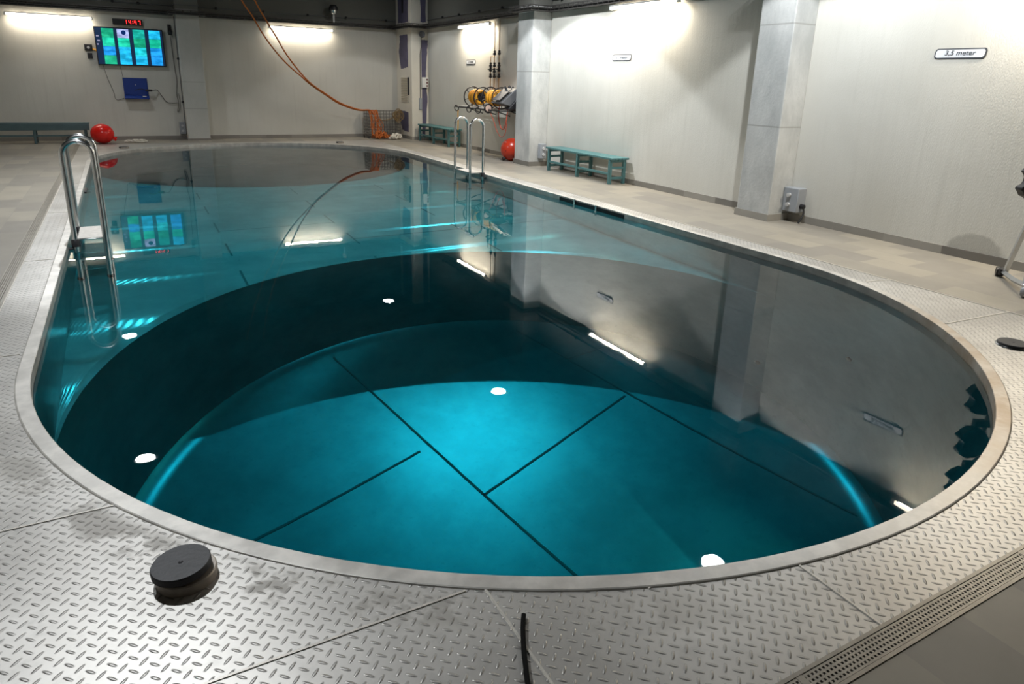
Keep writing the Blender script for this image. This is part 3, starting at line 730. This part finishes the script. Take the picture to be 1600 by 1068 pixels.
MB().lathe([(.0, 0), (.05, 0), (.05, .002), (0, .002)], (-SW/2+.42*SW, -.037, .31), 20, Matrix.Rotation(PI/2, 3, 'X')).build('image_spot', mat('spot_dark', (.0, .01, .06), .4, emit=(.0, .02, .12), es=.6), t)
for k, (dx, dz, w_) in enumerate(((.035, .2, .05), (.05, .1, .05), (.03, .02, .04))): MB().b2((-SW/2+dx, -.036, dz), (-SW/2+dx+w_, -.0345, dz+.03)).build('menu_icon', mat('icon', (.2, .2, .3), .5, emit=(.3, .3, .45), es=.5), t, smooth=False)
t = thing('digital_clock', 'black digital clock with red digits reading 14:47 above the wall screen', 'clock', (.355, 19.15, 2.67))
MB().b2((-.305, -.03, -.065), (.305, .045, .065)).build('casing', BLACK, t, bevel=.006)
SEG = {'1': 'bc', '4': 'fgbc', '7': 'abc'}
def digit(ch, x, t):
    w_, h_, s_ = .046, .088, .012; mb = MB()
    for g in SEG[ch]:
        x0, z0, x1, z1 = {'a': (0, h_-s_, w_, h_), 'b': (w_-s_, h_/2, w_, h_), 'c': (w_-s_, 0, w_, h_/2), 'd': (0, 0, w_, s_), 'e': (0, 0, s_, h_/2), 'f': (0, h_/2, s_, h_), 'g': (0, h_/2-s_/2, w_, h_/2+s_/2)}[g]
        mb.b2((x+x0, -.0335, z0-h_/2), (x+x1, -.031, z1-h_/2))
    mb.build('digit', LEDR, t, smooth=False)
for ch, x in (('1', -.06), ('4', .025), ('4', .135), ('7', .22)): digit(ch, x, t)
mb = MB(); [mb.b2((.1, -.0335, z-.008), (.114, -.031, z+.008)) for z in (-.02, .02)]; mb.build('colon', LEDR, t, smooth=False)
t = thing('wall_desk', 'blue fold-out wall desk below the wall screen', 'desk', (.355, YF_, 1.05))
MB().b2((-.255, -.03, 0), (.255, 0, .385)).build('back_panel', BLUE, t, bevel=.005)
MB().box((.0, -.12, -.045), (.52, .21, .025), Matrix.Rotation(.30, 3, 'X')).build('shelf', BLUE, t, bevel=.004)
for x in (-.24, .24): MB().prism([(-.20, -.10), (0, -.10), (0, .1), (-.02, .1)], .012, lambda u, v, h, x=x: (x+h-.006, u, v)).build('side_plate', BLUE, t)
MB().b2((.12, -.20, -.035), (.2, -.15, -.02)).build('paper_note', WHITE, t, label='small white note')
MB().lathe([(0, 0), (.012, 0), (.012, .008), (0, .01)], (0, -.03, .23), 12, Matrix.Rotation(PI/2, 3, 'X')).build('knob', LGREY, t)
def cord(name, label, pts, r, m, cat='cable', group=None):
    return tag(MB().tube(smooth_path(pts, 5), r, 6).build(name, m, angle=80), label, cat, group)
t = thing('power_plug', 'black plug and lead at the right end of the blue desk', 'plug', (.62, 19.05, 1.16))
MB().box((0, 0, 0), (.14, .05, .05)).build('body', BLACK, t, bevel=.01)
MB().tube(smooth_path([(-.06, 0, 0), (-.16, -.02, .03), (-.3, -.03, .0)], 4), .008, 6).build('lead', CABLE, t)
cord('black_cable', 'black cable from the blue desk plug sagging right to the far pillar', [(.69, 19.05, 1.16), (.80, 19.12, 1.17), (.88, 19.14, 1.05), (.98, 19.15, .90), (1.10, 19.16, .87), (1.24, 19.16, .88)], .009, CABLEG)
cord('thin_cable', 'thin cable hanging from the lower left corner of the wall screen', [(-.26, 19.14, 1.72), (-.24, 19.17, 1.60), (-.20, 19.18, 1.40), (-.12, 19.18, 1.12), (-.10, 19.18, .97), (-.04, 19.18, .93), (.10, 19.17, .98)], .006, CABLEG)
cord('thin_cable', 'thin cable running straight down from screen to blue desk', [(.08, 19.15, 1.73), (.10, 19.18, 1.6), (.12, 19.18, 1.43)], .005, CABLEG)
cord('loop_cable', 'long thin cable hanging from the small black camera in a loop', [(1.22, 19.15, 2.42), (1.23, 19.18, 2.1), (1.24, 19.18, 1.7), (1.26, 19.18, 1.4), (1.22, 19.18, 1.1), (1.24, 19.18, .9), (1.20, 19.18, .66), (1.25, 19.18, .72), (1.28, 19.18, .92), (1.26, 19.17, 1.1)], .006, CABLEG)
t = thing('wall_camera', 'small black camera on the far wall right of the wall screen', 'camera', (1.22, YF_, 2.55))
MB().b2((-.035, -.03, -.05), (.035, 0, .12)).build('bracket', BLACK, t, bevel=.005); MB().box((0, -.09, -.04), (.08, .16, .1), Matrix.Rotation(.4, 3, 'X')).build('body', BLACK, t, bevel=.01)
MB().lathe([(.03, 0), (.034, .02), (.02, .03), (0, .03)], (0, -.165, -.07), 16, Matrix.Rotation(PI/2+.4, 3, 'X')).build('lens', DARK, t)
t = thing('socket_box', 'small black socket box with plug left of the wall screen', 'socket', (-.50, YF_, 2.07))
MB().b2((-.08, -.05, -.06), (.08, 0, .08)).build('housing', BLACK, t, bevel=.01); MB().lathe([(.0, 0), (.03, 0), (.03, .02), (0, .02)], (0, -.05, .01), 16, Matrix.Rotation(PI/2, 3, 'X')).build('socket', LGREY, t)
MB().tube([(.08, -.03, -.02), (.15, -.03, -.05), (.2, -.03, -.04)], .02, 8).build('plug', YEL, t)
t = thing('socket_box', 'tiny dark socket box just below the black one left of the screen', 'socket', (-.49, YF_, 1.90))
MB().b2((-.05, -.04, -.06), (.05, 0, .06)).build('housing', DARK, t, bevel=.008); MB().lathe([(0, 0), (.025, 0), (.025, .01), (0, .01)], (0, -.04, 0), 14, Matrix.Rotation(PI/2, 3, 'X')).build('socket', BLACK, t)
t = thing('dome_camera', 'black dome camera on a silver arm high on the far wall', 'camera', (5.11, YF_, 3.25))
MB().tube([(0, 0, -.02), (0, -.25, -.02), (0, -.28, .0)], .025, 10).build('arm', CHROME, t); MB().lathe([(.10, .02), (.115, .05), (.11, .1), (.07, .15), (0, .16)], (0, -.28, -.03), 24).build('housing', BLACK, t)
MB().lathe([(0, -.09), (.05, -.075), (.08, -.03), (.085, .02)], (0, -.28, -.03), 24).build('dome', CHROME, t); MB().b2((-.02, -.285, -.30), (.02, -.255, -.10)).build('hanger', LGREY, t, bevel=.004)

# ------------------------------------------------------------------ corner pillar details
CP = bpy.data.objects['corner_pillar']
def patch(name, poly, m, face, t=.004):
    rnd_ = random.Random(len(poly)*7+int(poly[0][1]*100)); P = []
    for i, (u, v) in enumerate(poly):
        u2, v2 = poly[(i+1) % len(poly)]
        for k in range(6): f = k/6; P.append((u+(u2-u)*f+rnd_.uniform(-.012, .012), v+(v2-v)*f+rnd_.uniform(-.012, .012)))
    fn = (lambda u, v, h: (6.9-h, u, v)) if face == 'l' else (lambda u, v, h: (u, 18.05-h, v))
    MB().prism(P, t, fn).build(name, m, CP, smooth=False, kind='structure')
patch('purple_patch', [(18.32, 1.90), (18.86, 1.86), (19.0, 2.30), (18.9, 2.60), (18.92, 2.72), (18.32, 2.74)], PURPLE, 'l')
patch('purple_patch', [(18.32, .18), (18.80, .22), (19.02, .5), (18.95, .76), (18.34, .72)], PURPLE, 'l')
patch('purple_patch', [(18.26, 3.04), (19.0, 3.04), (19.0, ZC-.02), (18.26, ZC-.02)], PURPLE, 'l')
patch('dark_slot', [(18.60, 3.28), (18.72, 3.28), (18.72, ZC-.03), (18.60, ZC-.03)], BLACK, 'l', .008)
patch('purple_patch', [(7.19, .10), (7.27, .10), (7.34, 1.0), (7.31, 1.9), (7.36, 2.45), (7.365, 2.60), (7.18, 2.60)], PURPLE, 'f')
patch('purple_patch', [(7.17, 3.04), (7.31, 3.04), (7.31, ZC-.02), (7.17, ZC-.02)], PURPLE, 'f')
t = thing('vent_panel', 'tan louvred vent panel on the corner pillar between two purple patches', 'vent', (6.9, 18.55, .98))
MB().b2((-.02, -.26, 0), (0, .30, .68)).build('frame', CREAM, t, bevel=.004)
mb = MB(); [mb.box((-.022, .02, .05+k*.045), (.012, .46, .03), Matrix.Rotation(.5, 3, 'Y')) for k in range(14)]; mb.build('louvres', mat('tan_panel', (.44, .39, .30), .6), t, smooth=False)
MB().b2((-.04, -.30, .2), (-.0, -.275, .66)).build('handle', DARK, t)
t = thing('switch_box', 'white switch box with dark buttons on the corner pillar', 'switch', (7.26, 18.05, 1.38))
MB().b2((-.09, -.09, 0), (.09, 0, .27)).build('housing', WHITE, t, bevel=.01)
for z in (.05, .13, .21): MB().lathe([(0, 0), (.024, 0), (.02, .02), (0, .022)], (.045, -.09, z), 14, Matrix.Rotation(PI/2, 3, 'X')).build('button', mat('btn', (.12, .03, .03), .4), t)
t = thing('alarm_horn', 'round grey alarm horn on the corner pillar just under the tray', 'alarm', (7.17, 18.05, 2.73))
MB().lathe([(.05, 0), (.06, .05), (.085, .10), (.08, .11), (.03, .07), (0, .07)], (0, 0, 0), 20, Matrix.Rotation(PI/2, 3, 'X')).build('horn', GREYB, t)
MB().tube([(0, -.03, -.05), (0, -.015, -.3), (-.03, -.015, -.5), (-.03, -.015, -1.7)], .012, 6).build('lead', CABLEG, t)
MB().b2((-.07, -.04, -1.92), (.01, 0, -1.62)).build('junction', GREYP, t, bevel=.006)

# ------------------------------------------------------------------ socket boxes by the pillars
t = thing('power_box', 'grey power box low beside the big concrete pillar with a black plug', 'power box', (XR, 5.76, .13))
MB().b2((-.15, -.11, 0), (0, .11, .30)).build('housing', GREYP, t, bevel=.01)
for z in (.09, .21): MB().lathe([(0, 0), (.026, 0), (.026, .03), (0, .035)], (-.15, .02, z), 14, Matrix.Rotation(-PI/2, 3, 'Y')).build('socket_lid', LGREY, t)
MB().lathe([(0, 0), (.03, 0), (.03, .05), (.012, .06)], (-.075, -.11, .08), 14, Matrix.Rotation(PI/2, 3, 'X')).build('plug', BLACK, t)
MB().tube(smooth_path([(-.075, -.15, .07), (-.08, -.17, .0), (-.11, -.17, -.06), (-.14, -.16, -.12)], 4), .012, 8).build('lead', CABLE, t)
for loc, lb in (((7.25, 11.85, .15), 'grey power box low on the middle pillar beside the teal bench'), ((1.27, YF_, .13), 'grey power box low at the left edge of the far pillar')):
    t = thing('power_box', lb, 'power box', loc); MB().b2((-.07, -.10, 0), (.07, 0, .29)).build('housing', GREYP, t, bevel=.01)
    for z in (.08, .2): MB().lathe([(0, 0), (.03, 0), (.026, .025), (0, .03)], (0, -.10, z), 14, Matrix.Rotation(PI/2, 3, 'X')).build('socket_lid', LGREY, t)

# ------------------------------------------------------------------ hose reels on the right wall
t = thing('reel_rack', 'black tube rack with pale shelf holding the hose reels on the right wall', 'rack', (XR, 13.6, 1.0))
for x in (-.72, -.12): MB().tube([(x, 1.12, .03), (x, -1.05, .03)], .016, 8).build('rail', BLACK, t)
for y in (1.12, .45, -.2, -1.05): MB().tube([(-.72, y, .03), (0, y, .03), (0, y, -.12), (-.45, y, .02)], .012, 8).build('bracket', BLACK, t)
MB().b2((-.66, -.55, .035), (-.16, 1.0, .05)).build('shelf', LGREY, t, bevel=.003)
for y in (1.0, .35, -.1): MB().tube([(-.73+.09*math.cos(2*PI*k/20)*.1, y+.13*math.cos(2*PI*k/20), -.0+.06*math.sin(2*PI*k/20)) for k in range(20)], .012, 6, True).build('guide_ring', BLACK, t)
def reel(loc, label):
    t = thing('hose_reel', label, 'reel', loc, 0, 'hose reels on the wall rack'); R, w_ = .215, .25
    for y in (-w_, w_):
        mb = MB(); mb.tube([(R*math.cos(2*PI*k/32), y, R*math.sin(2*PI*k/32)) for k in range(32)], .013, 7, True)
        for k in range(6): a = PI*k/3+.3; mb.tube([(.03*math.cos(a), y*.9, .03*math.sin(a)), (R*math.cos(a), y, R*math.sin(a))], .008, 6)
        mb.build('wheel', BLACK, t)
    h = MB()
    for k in range(7): y = -w_*.72+k*w_*.24; h.tube([((.125+.015*(k % 2))*math.cos(2*PI*i/24), y+.012*math.sin(2*PI*i/24), (.125+.015*(k % 2))*math.sin(2*PI*i/24)) for i in range(24)], .03, 7, True)
    h.build('hose_coil', YEL, t, angle=80)
    MB().lathe([(.09, -w_*.85), (.09, w_*.85)], (0, 0, 0), 20, Matrix.Rotation(PI/2, 3, 'X')).build('drum', DARK, t)
    MB().tube([(0, -w_-.04, 0), (0, w_+.04, 0)], .018, 10).build('axle', DARK, t)
    for s_ in (-1, 1): MB().tube([(0, s_*(w_+.025), 0), (0, s_*(w_+.025), -.20)], .012, 8).build('stand', BLACK, t)
    return t
reel((6.95, 14.13, 1.255), 'left hose reel with yellow hose on the black wall rack')
reel((6.95, 13.27, 1.265), 'right hose reel with yellow hose, beside the grey console')
t = thing('control_console', 'grey sloping control console beside the hose reels, next to the middle pillar', 'console', (6.93, 12.77, 1.06))
MB().prism([(-.24, .12), (.24, .0), (.24, .40), (.12, .42)], .46, lambda u, v, h: (u, h-.23, v)).build('housing', GREYB, t, bevel=.012)
MB().box((-.10, 0, .295), (.36, .34, .012), Matrix.Rotation(-.70, 3, 'Y')).build('lid', mat('console_lid', (.07, .072, .08), .5), t, bevel=.004)
MB().prism([(-.10, .0), (.26, .0), (.26, .36)], .17, lambda u, v, h: (u, h-.28, v)).build('case', BLACK, t, bevel=.015)
for x, z in ((.0, .43), (.10, .45), (.18, .43)): MB().lathe([(.03, 0), (.03, .02), (.01, .05), (0, .05)], (x, .05, z-.03), 12).build('knob', DARK, t)
t = thing('hose_drum', 'small pale round drum with black rim under the grey console', 'reel', (6.66, 13.05, 1.06))
MB().lathe([(0, .0), (.06, .0), (.065, .02), (.0, .03)], (0, 0, 0), 24, Matrix.Rotation(PI/2, 3, 'X')).build('face', mat('drum_face', (.60, .42, .34), .5), t)
MB().tube([(.085*math.cos(2*PI*k/28), -.01, .085*math.sin(2*PI*k/28)) for k in range(28)], .018, 8, True).build('rim', BLACK, t)
cord('red_hose', 'red hose hanging in a loop below the grey console', [(6.9, 13.0, 1.10), (6.86, 12.96, .92), (6.86, 12.86, .70), (6.86, 12.72, .66), (6.86, 12.62, .82), (6.86, 12.56, 1.06)], .012, REDC, 'hose')
cord('red_hose', 'thin red hose sagging from the small round drum', [(6.7, 13.06, 1.0), (6.78, 13.02, .82), (6.82, 12.95, .62), (6.84, 12.8, .50), (6.86, 12.66, .56), (6.86, 12.58, .80)], .008, REDC, 'hose')
cord('yellow_cord', 'yellow cord hanging straight down from the left end of the reel rack', [(6.66, 14.50, 1.03), (6.64, 14.50, .9), (6.645, 14.50, .7), (6.64, 14.50, .52)], .012, YEL, 'cord')
# valve pipes above the reels
for y, zs, lb in ((14.27, (1.95, 1.85, 1.72), 'left of three thin valve pipes on the wall above the hose reels'), (14.09, (2.20, 1.95, 1.83, 1.72), 'middle of three thin valve pipes on the wall above the hose reels'), (13.87, (2.20, 1.95, 1.85, 1.72), 'right of three thin valve pipes on the wall above the hose reels')):
    t = thing('valve_pipe', lb, 'pipe', (7.33, y, 1.40), 0, 'valve pipes above the reels'); top = 2.86-1.40 if y < 14.2 else .72
    MB().tube([(0, 0, 0), (0, 0, top)]+([(0, -.18, .72)] if y > 14.2 else []), .010, 8).build('pipe', BRONZE, t)
    for z in zs: MB().lathe([(.018, -.05), (.034, -.04), (.034, .0), (.02, .01), (.03, .03), (.02, .05)], (0, 0, z-1.40), 14).build('valve', BLACK, t)
    MB().box((-.05, -.03, 1.85-1.40), (.06, .05, .015)).build('handle', BLACK, t)

# ------------------------------------------------------------------ deck caps, cable
def cap(loc, label, lidz=.05, tilt=0., lidoff=(0, 0), rz=0, low=False):
    t = thing('deck_plug', label, 'plug', loc, rz, 'round caps in the deck sockets')
    if not low: MB().lathe([(.094, 0), (.094, .030), (.090, .034), (.07, .034)], (.006, -.003, 0), n=40).build('ring', CAPR, t)
    else: MB().lathe([(.100, 0), (.103, .004), (.098, .012), (.07, .012)], n=40).build('ring', CHROME, t)
    R = Matrix.Rotation(tilt, 3, 'Y'); h = .027 if not low else .014
    MB().lathe([(0, 0), (.088, 0), (.092, .003), (.092, h-.004), (.089, h), (.03, h), (.008, h-.001), (.004, h+.002), (0, h+.003)], (lidoff[0], lidoff[1], lidz), 44, R).build('lid', RUBBER, t, angle=30)
    return t
cap((.0, 2.150, 0), 'black rubber cap tilted on its steel ring on the near tread plate', .037, -.05, (-.006, .0))
cap((5.06, 2.09, 0), 'flat dark cap in the tread plate at the right edge of the photo', .010, 0, (0, 0), 0, True)
cap((-.06, 17.05, 0), 'small black cap on the far deck near the bright red buoy', .01)
cap((4.72, 17.45, 0), 'small black cap on the far deck in front of the wire basket', .01)
cord('black_lead', 'short black rubber lead lying on the near tread plate', [(.912, 1.482, .010), (.885, 1.44, .010), (.845, 1.365, .010), (.815, 1.30, .010), (.795, 1.255, .010), (.765, 1.17, .010), (.74, 1.08, .010)], .0085, MATT)

# ------------------------------------------------------------------ equipment stand at the right edge
t = thing('equipment_stand', 'silver wheeled stand with black notched discs at the right edge of the deck', 'stand', (6.60, 2.82, 0))
def tb(name, pts, r, m, n=4): return MB().tube(pts, r, n).build(name, m, t, angle=20)
tb('leg', [(.30, .24, .05), (.17, .10, .55), (.10, .0, .95)], .024, ALU); tb('leg', [(-.18, -.15, .10), (.0, -.05, .5), (.10, .0, .95)], .024, ALU)
tb('cross_tube', [(.32, .26, .055), (.02, .03, .075), (-.20, -.17, .10)], .024, ALU); tb('pole', [(.10, .0, .55), (.10, 0, 2.1)], .020, ALU, 12)
MB().box((.325, .27, .055), (.05, .06, .06), .7).build('end_plug', BLACK, t, bevel=.006)
MB().lathe([(.0, -.03), (.04, -.03), (.045, 0), (.04, .03), (0, .03)], (.36, .31, .045), 18, Matrix.Rotation(PI/2, 3, 'X') @ Matrix.Rotation(.6, 3, 'Y')).build('rubber_foot', BLACK, t)
MB().lathe([(.0, -.018), (.045, -.018), (.05, 0), (.045, .018), (0, .018)], (-.19, -.16, .05), 20, Matrix.Rotation(PI/2, 3, 'X')).build('caster_wheel', GREYP, t)
MB().b2((-.215, -.185, .05), (-.165, -.135, .11)).build('caster_fork', ALU, t, bevel=.005)
def notched(R, n=64):
    pts = []
    for k in range(n):
        a = 2*PI*k/n; r = R*(1+.022*math.cos(14*a))
        dxy = (r*math.cos(a), r*math.sin(a)); c = (-R*.98, R*.12)
        q = R*.42; dv = dxy[1]-c[1]
        if dxy[0] < 0 and abs(dv) < q: dxy = (max(dxy[0], c[0]+math.sqrt(q*q-dv*dv)), dxy[1])     # round bite out of the left side
        pts.append(dxy)
    return pts
e1 = Vector((.88, -.47, 0)); e2 = Vector((0, 0, 1)); en = Vector((-.47, -.88, 0))
for z in (.93, 1.37, 1.80):
    o = MB().prism(notched(.148), .09, lambda u, v, h, z=z: tuple(Vector((-.03, .03, z))+e1*u+e2*v+en*(h-.045))).build('notched_disc', BLACK, t, bevel=.01)
    MB().box(Vector((.03, 0, z-.19)), (.16, .05, .07), -.5).build('disc_bracket', TRAY, o, bevel=.005)
    MB().box(Vector((.06, -.02, z-.25)), (.05, .012, .08), -.5).build('white_tag', WHITE, o)

# everything under water receives the lamps' light refracted by the surface
bpy.context.view_layer.update()
for o in list(C.objects):
    if o.type == 'MESH' and o is not water:
        if min((o.matrix_world @ Vector(c)).z for c in o.bound_box) < WZ-.01 and o.name != 'floor' and not o.name.startswith('wall_'): o.cycles.is_caustics_receiver = True
